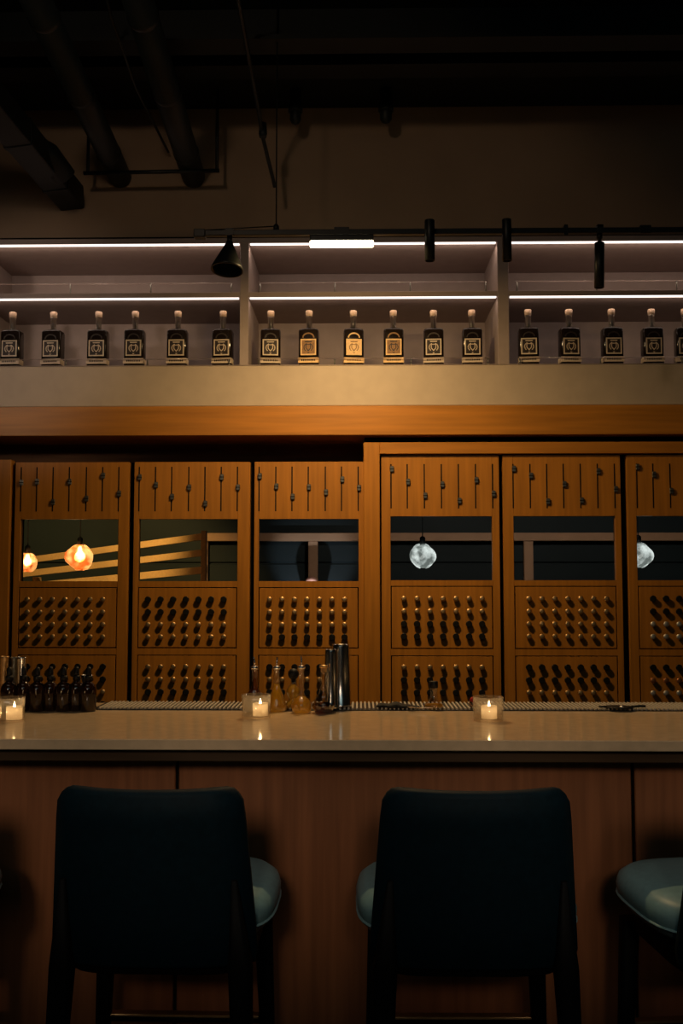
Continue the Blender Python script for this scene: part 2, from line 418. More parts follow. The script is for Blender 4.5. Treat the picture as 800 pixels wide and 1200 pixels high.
for i, px in enumerate(bx):
    k = 2 if i == 8 else (1 if i in (7, 9) else 0)
    o = copy_tree(protos[k]) if k in used else protos[k]
    used.add(k)
    Yb = YS + 0.056 + random.uniform(0, 0.008)
    p = at(px, 420, Yb)
    o.location = (p.x, Yb, ZSB); o.rotation_euler = (0, 0, math.radians(random.uniform(-5, 5)) + (0.10 if px < 400 else -0.06) * 0)
    tag(o, blab[i], 'bottle', 'spirit bottles on the lit shelf')

# ------------------------------------------------------------------ synthesizer-style cabinets
YLc, YRc = 4.858, 4.806
def make_knob(kind):
    mb = MB()
    T = Matrix.Rotation(PI / 2, 4, 'X') @ Matrix.Diagonal((1.08, 1.08, 0.74, 1))      # lathe axis along -y
    if kind == 'black':
        mb.lathe([(0.008, 0), (0.008, 0.007), (0.0135, 0.010), (0.0145, 0.024), (0.0125, 0.026)], 'knob_black', 14, T=T)
    else:
        mb.lathe([(0.0075, 0), (0.0065, 0.006), (0.0065, 0.008), (0.0115, 0.011), (0.0125, 0.024), (0.0105, 0.027), (0.004, 0.0275)], kind, 14, T=T)
    return mb
knob_mesh = {}
def knob(kind, parent, x, y, z):
    if kind not in knob_mesh:
        o = make_knob(kind).build('knob', parent); knob_mesh[kind] = o.data
    else:
        o = bpy.data.objects.new('knob', knob_mesh[kind]); COL.objects.link(o); o.parent = parent
    o.location = (x, y, z)
fk_mesh = []
def make_cabinet(Y, dx0, dx1, px0, px1, fy0, fy1, yTop, pT, pB, fxs, fys, rowsA, rowsB, kx0, kdx, yA, label, panelL, yk, lower):
    X = lambda px, py=650: at(px, py, Y).x
    Z = lambda py: at(400, py, Y).z
    cx = (X(dx0) + X(dx1)) / 2
    root = tag(empty('cabinet', (cx, Y, 0)), label, 'cabinet', 'synthesizer-style wooden cabinets')
    x0, x1 = X(dx0) - cx, X(dx1) - cx
    wx0, wx1 = X(px0) - cx, X(px1) - cx
    zt_, zp1, zp0 = Z(yTop), Z(pT), Z(pB)
    T_ = 0.035
    fr = MB()
    fr.box(x0, wx0, 0, T_, 0.1, zt_, 'wood', b=0.0015)
    fr.box(wx1, x1, 0, T_, 0.1, zt_, 'wood', b=0.0015)
    zgA0, zgA1 = Z(lower[0]), Z(lower[1])      # rails around the knob panels
    zgB1 = Z(lower[2]); zgB0 = zgB1 - (zgA1 - zgA0)
    fr.box(wx0, wx1, 0, T_, zgA1, zp0, 'wood')
    fr.box(wx0, wx1, 0, T_, zgB1, zgA0, 'wood')
    fr.box(wx0, wx1, 0, T_, 0.1, zgB0, 'wood')
    fr.build('frame', root)
    # fader board above the window
    fb = MB().box(wx0, wx1, 0.0, T_, zp1, zt_, 'wood').build('fader_board', root)
    for fx, fyk in zip(fxs, fys):
        xx = X(fx, 570) - cx
        fz0, fz1 = Z(fy1), Z(fy0)
        MB().box(xx - 0.0032, xx + 0.0032, -0.0012, 0.004, fz0, fz1, 'slot_black', b=0.0006).build('fader_slot', fb)
        zk = Z(fyk)
        mb = MB().box(-0.006, 0.006, -0.004, 0.0, -0.012, 0.012, 'pewter', b=0.001)
        mb.box(-0.010, 0.010, -0.010, -0.003, -0.015, 0.015, 'pewter', b=0.003)
        mb.box(-0.0104, 0.0104, -0.0106, -0.009, -0.002, 0.002, 'slot_black')
        if not fk_mesh:
            o = mb.build('fader_knob', fb); fk_mesh.append(o.data)
        else:
            o = bpy.data.objects.new('fader_knob', fk_mesh[0]); COL.objects.link(o); o.parent = fb
        o.location = (xx + 0.004, -0.0012, zk)
    MB().box(wx0, wx1, 0.016, 0.020, zp0, zp1, 'pane_glass').build('window_pane', root)
    g = 0.005
    for (z0, z1, rows, ys) in ((zgA0, zgA1, rowsA, yk), (zgB0, zgB1, rowsB, [q + lower[3] for q in yk])):
        bk = MB()
        bk.box(wx0, wx1, 0.012, T_, z0, z1, 'gap_black')
        bk.box(wx0 + g, wx1 - g, 0.0005, 0.012, z0 + g, z1 - g, 'wood', b=0.001)
        kp = bk.build('knob_panel', root)
        for r_, kd in enumerate(rows):
            for c in range(7):
                knob(kd, kp, X(kx0 + kdx * c, ys[r_]) - cx, 0.0005, Z(ys[r_]))
    return root
g_, b_, n_, c_ = 'brass', 'knob_black', 'nickel', 'copper'
B = 'black'
yk = [702.5, 717.3, 732, 746.5]
lowL = (760, 688, 767, 79)
CB = [
 (YLc, 16, 150, 23, 138, 546.6, 599, 541, 608, 681, [24.6, 43, 62, 81, 101, 120, 139], [565, 564, 588, 564, 584, 557, 578], [g_] * 4, [B, B, g_, B], 33, 14.7, 0,
  'wooden synthesizer-style cabinet at far left, with orange pendants in its window'),
 (YLc, 156, 292.5, 162, 278, 546.6, 599, 541, 608, 681, [163, 182, 201, 221, 240, 259, 278], [559, 568, 582, 571, 590, 559, 571], [B, B, g_, g_], [g_, g_, B, B], 174, 14.75, 0,
  'wooden cabinet second from left, with slanting lit slats in its window'),
 (YLc, 297.5, 427, 303, 420, 546.6, 599, 541, 608, 681, [303.5, 323, 342, 361, 381, 400, 419.6], [558, 570, 582, 571, 577, 562, 572], [g_, g_, g_, B], [B, g_, B, B], 316, 14.6, 0,
  'wooden cabinet third from left, with round shadow in its window'),
 (YRc, 447, 585.5, 457.5, 577, 544, 596, 534, 605, 680, [458, 477, 497, 517, 537, 557, 577], [550, 565, 581, 568, 587, 563, 579], [g_, g_, B, B], [g_, B, B, B], 473, 15.2, 0,
  'wooden cabinet in taller right-hand surround, with white pendant centred in its window'),
 (YRc, 590, 728.5, 602, 721.5, 544, 596, 534, 605, 680, [601, 621, 640.5, 660, 680, 700, 720], [550, 558, 588, 568, 587, 553, 574], [g_] * 4, [B, B, g_, B], 619, 15.1, 0,
  'wooden cabinet second from right edge, with no pendant in its window'),
 (YRc, 736, 876, 746.5, 866, 544, 596, 534, 605, 680, [746, 765, 785, 804, 824, 843, 862], [548, 557, 576, 560, 570, 585, 552], [B, B, n_, n_], [B, c_, n_, B], 764, 15.2, 0,
  'wooden cabinet cut by the right edge, with rows of silver knobs'),
]
for c in CB:
    left = c[0] == YLc
    make_cabinet(*c[:6 + 4], *c[10:], None, yk if left else [q - 1 for q in yk], (760, 688, 767.5, 79) if left else (760.5, 686.5, 768, 80))

# surround of the taller right group, outer-left panel, dark posts in the gaps, plinth
Xr = lambda px, Y: at(px, 650, Y).x
zs1 = at(400, 518.5, YRc - 0.02).z; zs0 = at(400, 532, YRc - 0.02).z
sr = MB()
sr.box(Xr(426, YRc - .02), Xr(445, YRc - .02), YRc - 0.02, YRc + 0.10, 0, zs1, 'wood', b=0.002)
sr.box(Xr(445, YRc - .02), RX, YRc - 0.02, YRc + 0.10, zs0, zs1, 'wood_h', b=0.002)
struct(sr.build('trim_4'))
struct(MB().box(-RX, Xr(10.5, YLc - .01), YLc - 0.01, YLc + 0.05, 0, at(400, 538, YLc).z, 'wood', b=0.002).build('trim_5'))
gaps = MB()
for a, b2, Y in ((8, 18, YLc), (148, 158, YLc), (290, 299.5, YLc), (443, 449, YRc), (583.5, 592, YRc), (726.5, 738, YRc), (874, 900, YRc)):
    top = at(400, 541, YLc).z if Y == YLc else zs0 + 0.01
    gaps.box(Xr(a, Y), Xr(b2, Y), Y + 0.036, Y + 0.12, 0, top, 'gap_black')
gaps.box(-RX, XS, YLc + 0.036, YLc + 0.14, ZH - 0.02, ZH + 0.0, 'gap_black')
gaps.box(XS, RX, YRc + 0.036, YRc + 0.14, zs0 - 0.03, ZTB, 'gap_black')
gaps.box(-RX, XS, YLc, YLc + 0.1, 0, 0.1, 'gap_black')
gaps.box(XS + 0.09, RX, YRc, YRc + 0.1, 0, 0.1, 'gap_black')
struct(gaps.build('trim_6'))

# ------------------------------------------------------------------ the room seen through the cabinet windows
YFW = 9.3
def fx(px, py, Y=YFW): return at(px, py, Y)
zr1 = fx(400, 624.5).z; zr0 = fx(400, 634).z
rail = tag(empty('wall_rail', (fx(620, 0).x, YFW, zr0)), 'pale wooden rail with square posts along the dark far wall', 'rail')
rx0 = fx(236, 630).x; rx1 = RX
ox, oz = rail.location.x, rail.location.z
MB().box(rx0 - ox, rx1 - ox - 0.01, 0, 0.08, 0, zr1 - zr0, 'rail_wood', b=0.004).build('rail_beam', rail)
for a, b2 in ((235, 243), (361, 372), (614, 625)):
    MB().box(fx(a, 650).x - ox, fx(b2, 650).x - ox, 0.01, 0.07, -oz, 0, 'rail_wood', b=0.004).build('rail_post', rail)
# dark wall panelling: groove at y=660
pn = MB()
pn.box(-RX, RX, YFW + 0.08, YFW + 0.1, 0, fx(400, 661).z, 'teal_wall', b=0.004)
pn.box(-RX, RX, YFW + 0.08, YFW + 0.1, fx(400, 658.5).z, CEIL, 'teal_wall', b=0.004)
struct(pn.build('trim_7'))
# slanting slatted screen on the left
sc = tag(empty('slatted_screen', (-2.2, 8.2, 0)), 'warm-lit slatted wooden screen rising to the right, seen in the left windows', 'screen')
def slat(a, b2):
    # a, b2: (px, ytop, ybot, Y)
    v = [at(a[0], a[1], a[3]), at(a[0], a[2], a[3]), at(b2[0], b2[2], b2[3]), at(b2[0], b2[1], b2[3])]
    d = (v[3] - v[0]).normalized().cross(Vector((0, 0, 1))) * -0.03
    o = Vector((-2.2, 8.2, 0))
    vs = [p - o for p in v] + [p - o + d for p in v]
    MB().add(vs, [(0, 1, 2, 3), (7, 6, 5, 4), (0, 4, 5, 1), (1, 5, 6, 2), (2, 6, 7, 3), (3, 7, 4, 0)], 'label_gold').build('slat', sc)
YA, YBs = 8.6, 7.6
slat((2, 657, 664, YA), (240, 624.5, 632, YBs))
slat((2, 672, 679, YA), (240, 643.5, 651, YBs))
slat((2, 686, 693, YA), (240, 663.5, 672, YBs))
p0 = at(236, 620, YBs); p1 = at(242, 620, YBs)
MB().box(p0.x + 2.2, p1.x + 2.2, YBs - 8.2 - .02, YBs - 8.2 + 0.04, 0, at(240, 622, YBs).z, 'label_gold', b=0.003).build('screen_post', sc)
for q in ((40, YA - 0.12),):
    pp = at(*q[:1], 690, q[1]); MB().box(pp.x + 2.2 - .03, pp.x + 2.2 + .03, q[1] - 8.2 + 0.04, q[1] - 8.2 + .10, 0, pp.z + 0.1, 'label_gold').build('screen_post', sc)

m, nt, out = new_mat('orange_glass')
tc = nt.nodes.new('ShaderNodeTexCoord'); nz = nt.nodes.new('ShaderNodeTexNoise'); nz.inputs['Scale'].default_value = 13
nt.links.new(tc.outputs['Object'], nz.inputs[0])
rp = nt.nodes.new('ShaderNodeValToRGB'); rp.color_ramp.elements[0].position = .4; rp.color_ramp.elements[1].position = .6
rp.color_ramp.elements[0].color = (.9, .22, .05, 1); rp.color_ramp.elements[1].color = (1, .75, .42, 1)
t1 = nt.nodes.new('ShaderNodeBsdfTransparent'); t2 = nt.nodes.new('ShaderNodeBsdfTranslucent'); g1 = nt.nodes.new('ShaderNodeBsdfGlossy'); g1.inputs['Roughness'].default_value = .1
nt.links.new(nz.outputs['Fac'], rp.inputs[0]); nt.links.new(rp.outputs[0], t1.inputs[0]); nt.links.new(rp.outputs[0], t2.inputs[0])
m1 = nt.nodes.new('ShaderNodeMixShader'); m1.inputs[0].default_value = .4; m2 = nt.nodes.new('ShaderNodeMixShader'); m2.inputs[0].default_value = .08
nt.links.new(t1.outputs[0], m1.inputs[1]); nt.links.new(t2.outputs[0], m1.inputs[2]); nt.links.new(m1.outputs[0], m2.inputs[1]); nt.links.new(g1.outputs[0], m2.inputs[2]); nt.links.new(m2.outputs[0], out.inputs[0])
emis('bulb_warm', (1, 0.66, 0.32), 30)
def pendant(px, py, Y, rad_px, mat, label, power, col):
    c = at(px, py, Y); r = rad_px * Y / F
    root = tag(empty('pendant_lamp', (c.x, Y, c.z)), label, 'lamp', 'glass pendants beyond the cabinet windows')
    mb = MB(); random.seed(int(px)); N = 18; rings = []
    for j in range(1, 13):
        th = PI * j / 13; ring = []
        for i in range(N):
            ph = 2 * PI * i / N
            rr = r * (1 + 0.07 * math.sin(3 * ph + 2 * th) + 0.05 * math.cos(5 * ph - 3 * th))
            ring.append((rr * math.sin(th) * math.cos(ph), rr * math.sin(th) * math.sin(ph), rr * math.cos(th) * -0.92))
        rings.append(ring)
    if mat == 'globe_amber':
        mb.loft(rings, 'orange_glass').build('glass_globe', root)
        MB().lathe([(0.010, r * .8), (0.014, r * .45), (r * .34, r * .2), (r * .40, 0), (r * .28, -r * .25), (0.003, -r * .36)], 'bulb_warm', 16).build('bulb', root)
    else: mb.loft(rings, mat).build('glass_globe', root)
    MB().lathe([(0.02, 0), (0.02, 0.05), (0.008, 0.06)], 'black_metal', 12, c=(0, 0, r * 0.86)).build('socket', root)
    MB().tube((0, 0, r * 0.86 + 0.05), (0, 0, CEIL - c.z), 0.0035, 'black_metal', n=6).build('cord', root)
    point('pendant_light', (c.x, Y - r - 0.08, c.z - 0.02), power, col, 0.06)
YP = 7.0
pendant(32, 659, YP, 12, 'globe_amber', 'glowing orange glass pendant at the left edge of the first cabinet window', 1.0, (1, 0.55, 0.22))
pendant(93.5, 653, YP, 16, 'globe_amber', 'glowing orange glass pendant in the middle of the first cabinet window', 1.6, (1, 0.55, 0.22))
pendant(495, 651.5, YP, 15, 'globe_white', 'white crumpled-glass pendant in the middle of the fourth cabinet window', 0.3, (1, 0.95, 0.85))
pendant(748, 650.5, YP, 15.5, 'globe_white', 'white crumpled-glass pendant half behind frame of rightmost cabinet', 0.3, (1, 0.95, 0.85))
# unlit pinkish globe, made up to cast the round shadow on the far wall
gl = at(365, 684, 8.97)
gr_ = tag(empty('pink_globe', (gl.x, 8.97, 0)), 'pinkish matte globe at the foot of the third cabinet window, casting a round shadow', 'lamp')
MB().lathe([(0.02, gl.z - 0.35), (0.05, gl.z - 0.08), (0.062, gl.z - 0.03), (0.066, gl.z), (0.058, gl.z + 0.035), (0.03, gl.z + 0.058), (0.004, gl.z + 0.066)], 'pink_glass', 20).build('globe_body', gr_)
MB().lathe([(0.16, 0), (0.16, 0.02), (0.02, 0.03), (0.015, gl.z - 0.34)], 'black_metal', 20).build('globe_stand', gr_)
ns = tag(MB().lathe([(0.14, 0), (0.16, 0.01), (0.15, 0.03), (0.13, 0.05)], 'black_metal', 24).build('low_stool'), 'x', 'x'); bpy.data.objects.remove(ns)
spot('wall_spot', (gl.x, 8.7, gl.z - 0.14), (gl.x, YFW, gl.z + 0.16), 9.0, (0.95, 0.92, 0.9), 64, 0.5, 0.006)  # unseen spot added to throw the globe's round shadow
spot('screen_spot', (-1.9, 6.4, 3.2), (-2.3, 8.3, 1.7), 330, (1, 0.55, 0.16), 60, 0.6, 0.05)
spot('rail_spot', (1.3, 6.0, 3.4), (1.3, YFW, 1.9), 110, (1.0, 0.75, 0.55), 85, 0.8, 0.05)

# ------------------------------------------------------------------ bar counter
ZC = 1.07
yfr = on(400, 867, ZC).y; ybk = on(400, 833, ZC).y; ymat = on(400, 824.5, ZC).y
TH = 0.028
tag(MB().box(-3.2, 3.2, yfr, ymat + 0.01, ZC - TH, ZC, 'stone', b=0.002).build('countertop'),
    'polished beige stone countertop running across the whole picture', 'countertop')
YPn = 2.86
bar = tag(empty('bar_counter', (0, YPn, 0)), 'reddish-brown wood-panelled bar front below the stone countertop, behind the stools', 'bar')
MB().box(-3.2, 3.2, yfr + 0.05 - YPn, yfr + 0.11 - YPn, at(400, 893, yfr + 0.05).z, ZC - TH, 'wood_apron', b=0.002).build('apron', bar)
j1, j2 = at(207, 950, YPn).x, at(742, 950, YPn).x
sp_ = j2 - j1
edges = [-3.2, j1, j2, 3.2]
edges = [-3.2, j1 - sp_, j1, j2, j2 + sp_ if j2 + sp_ < 3.1 else 3.15, 3.2]
for a, b2 in zip(edges[:-1], edges[1:]):
    if b2 - a < 0.1: continue
    MB().box(a + 0.005, b2 - 0.005, 0, 0.02, 0.10, ZC - TH, 'wood_bar', b=0.003).build('front_panel', bar)
MB().box(-3.2, 3.2, 0.02, 0.05, 0, ZC - TH, 'gap_black').build('backing_board', bar)
MB().box(-3.2, 3.2, 0.008, 0.02, 0, 0.10, 'black_paint').build('toe_kick', bar)

# ribbed drip mat along the back of the counter
mt = MB(); mx0 = at(110, 829, 3.28).x; mx1 = 3.1
mt.box(mx0, mx1, ybk + 0.004, ymat, ZC, ZC + 0.003, 'rubber')
xx = mx0 + 0.02
while xx < mx1 - 0.03:
    sl = 0.0
    y0, y1 = ybk + 0.010, ymat - 0.006
    mt.add([(xx, y0, ZC + .003), (xx + .0055, y0, ZC + .003), (xx + .0055 - sl, y1, ZC + .003), (xx - sl, y1, ZC + .003),
            (xx, y0, ZC + .008), (xx + .0055, y0, ZC + .008), (xx + .0055 - sl, y1, ZC + .008), (xx - sl, y1, ZC + .008)],
           [(3, 2, 1, 0), (4, 5, 6, 7), (0, 1, 5, 4), (1, 2, 6, 5), (2, 3, 7, 6), (3, 0, 4, 7)], 'mat_rib')
    xx += 0.0135
tag(mt.build('drip_mat'), 'long ribbed drip mat along the back edge of the stone countertop', 'mat')

# ------------------------------------------------------------------ candles
def candle(px, pyb, wpx, lean, label):
    p = on(px, pyb, ZC)
    p.y += 0.04
    r = wpx / 2 * p.y / F
    t = tag(empty('candle_holder', (p.x, p.y, ZC)), label, 'candle', 'glass votives on the bar')
    h = 0.072
    MB().lathe([(r * .93, 0.0), (r * .97, 0.004), (r, h), (r * .955, h), (r * .90, 0.007), (0.001, 0.006)], 'reeded_glass', 32, cap=False).build('glass_cup', t)
    w = r * 0.52
    c = empty('dummy', (0, 0, 0)); bpy.data.objects.remove(c)
    # the candle is held in the cup: a thing of its own
    cx_, cy_ = p.x + lean * r, p.y - 0.002
    k = tag(empty('votive_candle', (cx_, cy_, ZC + 0.008)), label.replace('glass votive holder', 'lit white candle inside the holder'), 'candle', 'lit votive candles')
    MB().lathe([(w, 0), (w, 0.036), (w * .88, 0.038), (w * .82, 0.034)], 'wax', 24, cap=False).build('wax', k)
    MB().tube((0, 0, 0.007), (0, 0, 0.033), 0.0009, 'rubber', n=6).build('wick', k)
    MB().lathe([(0.0008, 0.028), (0.0035, 0.034), (0.0038, 0.038), (0.002, 0.045), (0.0004, 0.052)], 'flame', 12).build('flame', k)
    point('candle_light', (cx_, cy_, ZC + 0.008 + 0.019), 0.022, (1, 0.72, 0.40), 0.004)
    point('candle_glow', (cx_, cy_, ZC + 0.008 + 0.056), 0.06, (1, 0.66, 0.32), 0.004)
    return t
candle(298.5, 843.5, 34, 0.28, 'glass votive holder in front of the pourer bottles, centre of the bar')
candle(574, 847, 35, 0.05, 'glass votive holder standing alone on the right part of the bar')
candle(5, 848, 35, 0.35, 'glass votive holder at the left picture edge before the dropper bottles')

# ------------------------------------------------------------------ dropper bottles
def make_dropper():
    r = 0.0262
    t = empty('dropper_bottle', (0, 0, 0))
    MB().lathe([(r * .9, 0), (r, 0.004), (r, 0.068), (r * .96, 0.076), (r * .80, 0.086), (r * .5, 0.092), (0.011, 0.095), (0.011, 0.100)], 'amber_glass', 24).build('glass_body', t)
    MB().lathe([(0.0125, 0.098), (0.0125, 0.112), (0.008, 0.114)], 'rubber', 18).build('screw_collar', t)
    MB().lathe([(0.0085, 0.112), (0.0095, 0.120), (0.0085, 0.136), (0.005, 0.140), (0.001, 0.142)], 'rubber', 16).build('rubber_bulb', t)
    return t
dp = make_dropper()
dlab = ['amber dropper bottle behind the left candle, leftmost of its row', 'amber dropper bottle second from the left in its row',
        'amber dropper bottle third from the left in its row', 'amber dropper bottle in the middle of its row of seven',
        'amber dropper bottle third from the right end of its row', 'amber dropper bottle next to the row\'s right-hand bottle',
        'dark dropper bottle at the right end of its row, a small jigger behind its cap']
for i, px in enumerate([10, 27, 43, 58.5, 74, 89, 103]):
    o = dp if i == 0 else copy_tree(dp)
    p = on(px, 834, ZC)
    p.y += 0.012 + (0.02 if i % 2 else 0.0) * 0.6
    p.x = at(px, 834, p.y).x
    o.location = (p.x, p.y, ZC)
    if i % 2: o.scale = (0.93, 0.93, 1.0)
    tag(o, dlab[i], 'bottle', 'amber dropper bottles on the bar')
# tall steel and glass cups behind them
def cup(px0, px1, ytop, Y, mat, label, name='shaker_tin', cat='shaker', grp=None):
    a = at(px0, ytop, Y); b2 = at(px1, ytop, Y); r = (b2.x - a.x) / 2; h = a.z - ZC - 0.0085
    zb = ZC + (0.0085 if a.x > mx0 - 0.05 else 0.0)
    t = tag(empty(name, ((a.x + b2.x) / 2, Y, zb)), label, cat, grp)
    h = a.z - zb
    MB().lathe([(r * .72, 0), (r * .74, 0.004), (r * .97, h - 0.004), (r * 1.03, h), (r * .95, h), (r * .70, 0.006), (0.001, 0.006)], mat, 28, cap=False).build('cup_wall', t)
    MB().lathe([(r * .735, 0.001), (r * .76, 0.004), (r * .77, 0.012), (r * .745, 0.013)], 'steel' if mat != 'steel' else 'pewter', 28, cap=False).build('foot_band', t)
    return t
cup(0.5, 10.5, 769, 3.29, 'brass', 'slim brass-coloured bar cup behind the leftmost dropper bottle', 'bar_cup', 'cup')
cup(12.5, 21, 770, 3.31, 'pewter', 'dark steel bar cup between the brass cup and the clear one', 'bar_cup', 'cup')
cup(20.5, 31, 770, 3.27, 'steel', 'shiny steel bar cup behind the second dropper bottle', 'bar_cup', 'cup')
# small jigger at the right end
p = at(104, 799, 3.30)
t = tag(empty('jigger', (p.x, 3.275, ZC)), 'small double-cone jigger standing behind the last dropper bottle', 'jigger')
MB().lathe([(0.016, 0), (0.006, 0.05), (0.006, 0.055), (0.021, 0.112), (0.019, 0.112), (0.004, 0.058)], 'steel', 20, cap=False).build('double_cone', t)
MB().lathe([(0.0075, 0.048), (0.0085, 0.0525), (0.0075, 0.057)], 'brass', 16, cap=False).build('waist_band', t)

# ------------------------------------------------------------------ cruets, decanter, shakers
def pourer(t, z, dx=0.0, r=0.010):
    MB().lathe([(r, 0), (r * 1.25, 0.002), (r * 1.25, 0.009), (r * .6, 0.012)], 'steel', 16, c=(0, 0, z)).build('pourer_collar', t)
    MB().path([(0, 0, z + 0.010), (0, 0, z + 0.022), (dx, 0, z + 0.040)], 0.0026, 'steel').build('spout', t)
def cruet(px, pyb, name, label, prof_glass, prof_liq, gmat, lmat, top, spx=0, cat='bottle', coll=True):
    p = on(px, pyb, ZC); p.y += 0.02
    p.x = at(px, pyb, p.y).x
    t = tag(empty(name, (p.x, p.y, ZC)), label, cat)
    MB().lathe(prof_glass, gmat, 26, cap=False).build('glass_body', t)
    MB().lathe(prof_liq, lmat, 24).build('liquid', t)
    if coll: pourer(t, top, spx)
    return t, p
# A: dark tall one behind the candle
cruet(298, 836, 'cruet_bottle', 'dark tall-necked pourer bottle behind the centre candle',
      [(0.030, 0), (0.032, 0.004), (0.032, 0.046), (0.026, 0.060), (0.013, 0.072), (0.010, 0.085), (0.010, 0.132), (0.012, 0.137)],
      [(0.029, 0.003), (0.029, 0.045), (0.023, 0.058), (0.008, 0.073)], 'smoky_glass', 'brown_liquid', 0.136, -0.004)
# B: golden conical
cruet(324, 834.5, 'cruet_bottle', 'golden oil bottle with steel pourer right of the centre candle',
      [(0.026, 0), (0.0345, 0.004), (0.033, 0.022), (0.022, 0.052), (0.0145, 0.070), (0.011, 0.085), (0.0105, 0.128), (0.0125, 0.134)],
      [(0.024, 0.003), (0.0325, 0.006), (0.031, 0.022), (0.020, 0.052), (0.012, 0.070), (0.009, 0.086)], 'clear_glass', 'gold_liquid', 0.133, 0.001)
# C: faceted amber bottle with black ball stopper
t, p = cruet(343.5, 832, 'decanter_bottle', 'small golden gourd-shaped bottle with black ball stopper',
      [(0.020, 0), (0.026, 0.004), (0.026, 0.018), (0.013, 0.032), (0.022, 0.048), (0.024, 0.060), (0.016, 0.074), (0.010, 0.084), (0.010, 0.095)],
      [(0.018, 0.003), (0.024, 0.006), (0.024, 0.018), (0.011, 0.032), (0.020, 0.048), (0.022, 0.060), (0.013, 0.073), (0.006, 0.080)], 'clear_glass', 'gold_liquid', 0, 0, coll=False)
MB().lathe([(0.007, 0.088), (0.008, 0.097), (0.014, 0.102), (0.018, 0.112), (0.017, 0.122), (0.010, 0.130), (0.002, 0.132)], 'rubber', 18).build('ball_stopper', t)
# D: squat golden flask with thin pourer
cruet(353, 836.5, 'cruet_bottle', 'squat golden flask with thin needle pourer, left of the red decanter',
      [(0.024, 0), (0.030, 0.004), (0.034, 0.022), (0.030, 0.036), (0.014, 0.052), (0.0085, 0.064), (0.0085, 0.134), (0.011, 0.139)],
      [(0.022, 0.003), (0.028, 0.006), (0.032, 0.022), (0.028, 0.036), (0.011, 0.052)], 'clear_glass', 'gold_liquid', 0.138, -0.001)
# E: red decanter
t, p = cruet(379, 836.5, 'decanter', 'clear-necked decanter of dark red liquid beside the steel shakers',
      [(0.026, 0), (0.028, 0.003), (0.0385, 0.022), (0.036, 0.036), (0.020, 0.054), (0.0125, 0.072), (0.0115, 0.135), (0.013, 0.140)],
      [(0.024, 0.002), (0.0265, 0.004), (0.037, 0.022), (0.0355, 0.030)], 'clear_glass', 'red_liquid', 0, 0, 'decanter', coll=False)
MB().lathe([(0.0095, 0.128), (0.0105, 0.142), (0.014, 0.143), (0.013, 0.150), (0.004, 0.151)], 'brass', 18).build('stopper', t)
def tin(px0, px1, ytop, wtop, yb, Yadd, label):
    p = on((px0 + px1) / 2, yb, ZC); p.y += Yadd; p.x = at((px0 + px1) / 2, yb, p.y).x
    r = (px1 - px0) / 2 * p.y / F; zt_ = at((px0 + px1) / 2, ytop, p.y).z
    zb = ZC + (0.0085 if p.y + r > ybk + 0.004 else 0)
    h = zt_ - zb
    t = tag(empty('shaker_tin', (p.x, p.y, zb)), label, 'shaker', 'upturned steel shakers')
    MB().lathe([(r * 1.04, 0), (r * 1.04, 0.003), (r, 0.005), (r * (1 + wtop) / 2, h * .5), (r * wtop, h - 0.006), (r * wtop * .97, h), (r * wtop * .9, h), (r * wtop * .88, h - 0.004)], 'steel', 36).build('tin_body', t)
    MB().lathe([(r * 1.06, 0), (r * 1.075, 0.002), (r * 1.06, 0.004)], 'steel', 36, cap=False).build('rolled_rim', t)
tin(387, 411, 755, 0.82, 832, 0.05, 'taller upturned steel shaker tin, right of the pair')
tin(379, 396, 761, 0.80, 833, 0.006, 'shorter upturned steel shaker tin beside the red decanter')

# ------------------------------------------------------------------ small things on the drip mat
ZM = ZC + 0.008
# folded black cloth
def cloth():
    p0 = at(441, 829, 3.29); p1 = at(491, 829, 3.29)
    t = MB(); n = 22; rings = []
    for i in range(n + 1):
        u = i / n; x = p0.x + (p1.x - p0.x) * u
        h = 0.004 + 0.013 * math.sin(PI * min(1, u * 1.15 + .05)) ** 0.6 * (0.75 + 0.25 * math.sin(u * 17)) if 0 < u < 1 else 0.003
        w = 0.035 * (0.55 + 0.45 * math.sin(PI * u)) + 0.004 * math.sin(u * 23)
        rings.append([(x, 3.29 + w * a, ZM + h * b2) for a, b2 in ((-1, 0), (-1.02, .5), (-.7, .95), (-.2, .8), (.2, 1.0), (.7, .8), (1, .5), (1, 0))])
    t.loft(rings, 'cloth_black')
    return t.build('folded_cloth')
tag(cloth(), 'crumpled black bar cloth lying on the drip mat right of the shakers', 'cloth')
q = at(508, 826, 3.285)
t = tag(empty('dasher_bottle', (q.x, 3.285, ZM)), 'small clear bottle with black cap standing on the drip mat', 'bottle')
MB().lathe([(0.030, 0), (0.034, 0.003), (0.030, 0.010), (0.016, 0.022), (0.0115, 0.030), (0.0115, 0.064), (0.013, 0.066)], 'clear_glass', 24, cap=False).build('glass_body', t)
MB().lathe([(0.027, 0.002), (0.030, 0.004), (0.026, 0.010)], 'gold_liquid', 24).build('liquid', t)
MB().lathe([(0.0135, 0.062), (0.0145, 0.064), (0.0145, 0.082), (0.012, 0.084)], 'rubber', 20).build('cap', t)
